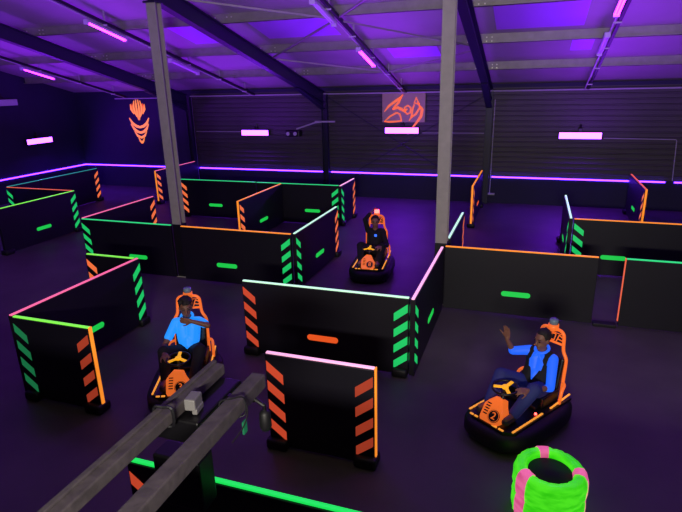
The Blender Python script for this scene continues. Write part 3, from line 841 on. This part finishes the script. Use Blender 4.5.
# ------------------------------------------------------------------ timber beams sticking out below the camera
ZB = 2.0
def beam(x0, x1, y0, y1, lab, hh):
    t = thing('timber_beam', lab, 'beam', ((x0+x1)/2, y1, ZB), 0, 'timber beams below the viewpoint')
    w = (x1-x0)/2
    bm = B(); box(bm, -w, w, y0-y1, 0, -hh, 0, .008); obj('plank', bm, M['wood'], t)
    return t
b1 = beam(-1.8, -1.715, .9, 2.6, 'grey timber beam in the bottom left foreground, left one of two', .07)
b2 = beam(-1.5, -1.41, .9, 2.56, 'grey timber beam in the bottom left foreground, right one of two', .09)
bm = B(); box(bm, -.042, -.012, -1.7, 0, .0, .016, .004); obj('batten', bm, M['wood'], b1)
def loop(bm, x0, x1, y, dy, z0, z1, r=.006):
    tube(bm, smooth_pts([(x0, y, z0), (x0, y, z1), ((x0+x1)/2, y+dy/2, z1+.008), (x1, y+dy, z1), (x1, y+dy, z0), ((x0+x1)/2, y+dy/2, z0-.008), (x0, y, z0)], 4), r, 6)
bm = B(); loop(bm, -1.807, -1.708, 2.03, .02, ZB-.078, ZB+.022, .009)
tag(obj('cable_tie', bm, M['wire']), 'dark strap around the left timber beam', 'strap')
bm = B(); loop(bm, -1.507, -1.402, 2.2, .08, ZB-.097, ZB+.007, .005)
tube(bm, smooth_pts([(-1.402, 2.28, ZB), (-1.372, 2.26, ZB-.06), (-1.385, 2.22, ZB-.14), (-1.42, 2.15, ZB-.2)], 5), .004, 6)
tag(obj('cable', bm, M['wire']), 'thin black cable looped over the right timber beam', 'cable')
t = thing('junction_box', 'small pale grey box fixed to the side of the left timber beam', 'box', (-1.675, 2.2, ZB), .15)
bm = B(); box(bm, -.035, .03, -.05, .05, -.05, .02, .008); obj('box_body', bm, M['white_box'], t)
bm = B(); box(bm, .005, .036, -.045, .045, -.075, -.04, .006); obj('flap', bm, M['white_box'], t)
t = thing('hanging_cabinet', 'black cabinet hanging between the two timber beams', 'cabinet', (-1.62, 2.3, 1.5))
bm = B(); box(bm, -.26, .03, -.2, .28, .27, .42, .012); obj('cabinet_body', bm, M['black'], t)
bm = B(); box(bm, -.36, -.04, -.15, .0, -.25, .1, .012); box(bm, -.1, -.05, -.12, -.02, .08, .3); obj('lower_module', bm, M['black'], t)
bm = B(); box(bm, -.18, .21, .1, .13, .4, .412); obj('hanger', bm, M['black'], t)
t = thing('black_spotlight', 'black spotlight hanging under the right timber beam', 'spotlight', (-1.355, 2.42, ZB-.09))
bm = B(); tube(bm, [(-.06, 0, .0), (0, 0, -.03), (0, 0, -.07)], .012, 8); obj('bracket', bm, M['black'], t)
bm = B(); lathe(bm, [(0, -.19), (.028, -.19), (.036, -.17), (.034, -.08), (.02, -.06), (0, -.06)], 16); obj('lamp_head', bm, M['foot'], t, True)
bm = B(); box(bm, -1.4, -1.388, 2.23, 2.27, ZB-.2, ZB-.12, .003)  # green reflection built as a small self-glowing plate
tag(obj('green_reflection', bm, glow('green_reflection', (18, 92, 60), .7)), 'small dim painted green reflection under the right timber beam beside the cable', 'reflection')

# ------------------------------------------------------------------ light
w = bpy.data.worlds.new('World'); sc.world = w; w.use_nodes = True
w.node_tree.nodes['Background'].inputs['Color'].default_value = (.02, .01, .05, 1); w.node_tree.nodes['Background'].inputs['Strength'].default_value = .2
def area(name, loc, rot, sx, sy, col, e):
    l = bpy.data.lights.new(name, 'AREA'); l.shape = 'RECTANGLE'; l.size = sx; l.size_y = sy; l.color = col; l.energy = e
    o = bpy.data.objects.new(name, l); C.objects.link(o); o.location = loc; o.rotation_euler = rot; return o
VI = (.27, .015, 1.)
# added unseen violet lights above the frame, brightening the near floor
for i, x in enumerate((-14.3, -9.03, -3.86, 1.25, 6.3)):
    area('added_uv_light', (x, 6.8, zr(6.8)-.2), (0, 0, 0), .15, 1.2, VI, 35)
# added unseen upward lights hung below the rails, brightening the roof evenly
for x in (-14.3, -9.03, -3.86, 1.25, 6.3):
    area('added_up_light', (x+.3, 11.5, zr(11.5)-1.7), (PI-math.atan(SL), 0, 0), 1.0, 9.5, VI, 165)
# throw of the four lit wall lamps towards the floor
for (x, y, z, rz) in ((-9.06, YW-.25, 2.0, 0), (-3.9, YW-.25, 2.1, 0), (1.27, YW-.25, 1.98, 0), (XL+.25, 15, 1.9, PI/2)):
    area('uv_wall_light', (x, y, z), (math.radians(-62), 0, rz), 1.0, .15, (.2, .01, 1.), 55)
# white lamp of the upper floor behind the viewer
area('upper_floor_lamp', (0, -2.6, 3.4), (math.radians(88), 0, 0), 1.6, .25, (1, .93, .8), 400)

# ------------------------------------------------------------------ camera
cam = bpy.data.cameras.new('camera'); co = bpy.data.objects.new('camera', cam); C.objects.link(co)
cam.sensor_width = 36; cam.lens = 539.48*36/682; cam.clip_end = 100; cam.clip_start = .05
f_, pi_, ya_, ro_ = 539.48, .30989494, -.34073636, -.02442405
fw = Vector((math.cos(pi_)*math.sin(ya_), math.cos(pi_)*math.cos(ya_), -math.sin(pi_)))
r0 = Vector((math.cos(ya_), -math.sin(ya_), 0)); u0 = r0.cross(fw)
r2 = r0*math.cos(ro_)+u0*math.sin(ro_); u2 = -r0*math.sin(ro_)+u0*math.cos(ro_)
co.matrix_world = Matrix.Translation((0, 0, 3.658)) @ Matrix((r2, u2, -fw)).transposed().to_4x4()
sc.camera = co
vs = sc.view_settings
vs.view_transform = 'Standard'; vs.look = 'None'; vs.gamma = 1; vs.exposure = 0; vs.use_curve_mapping = False
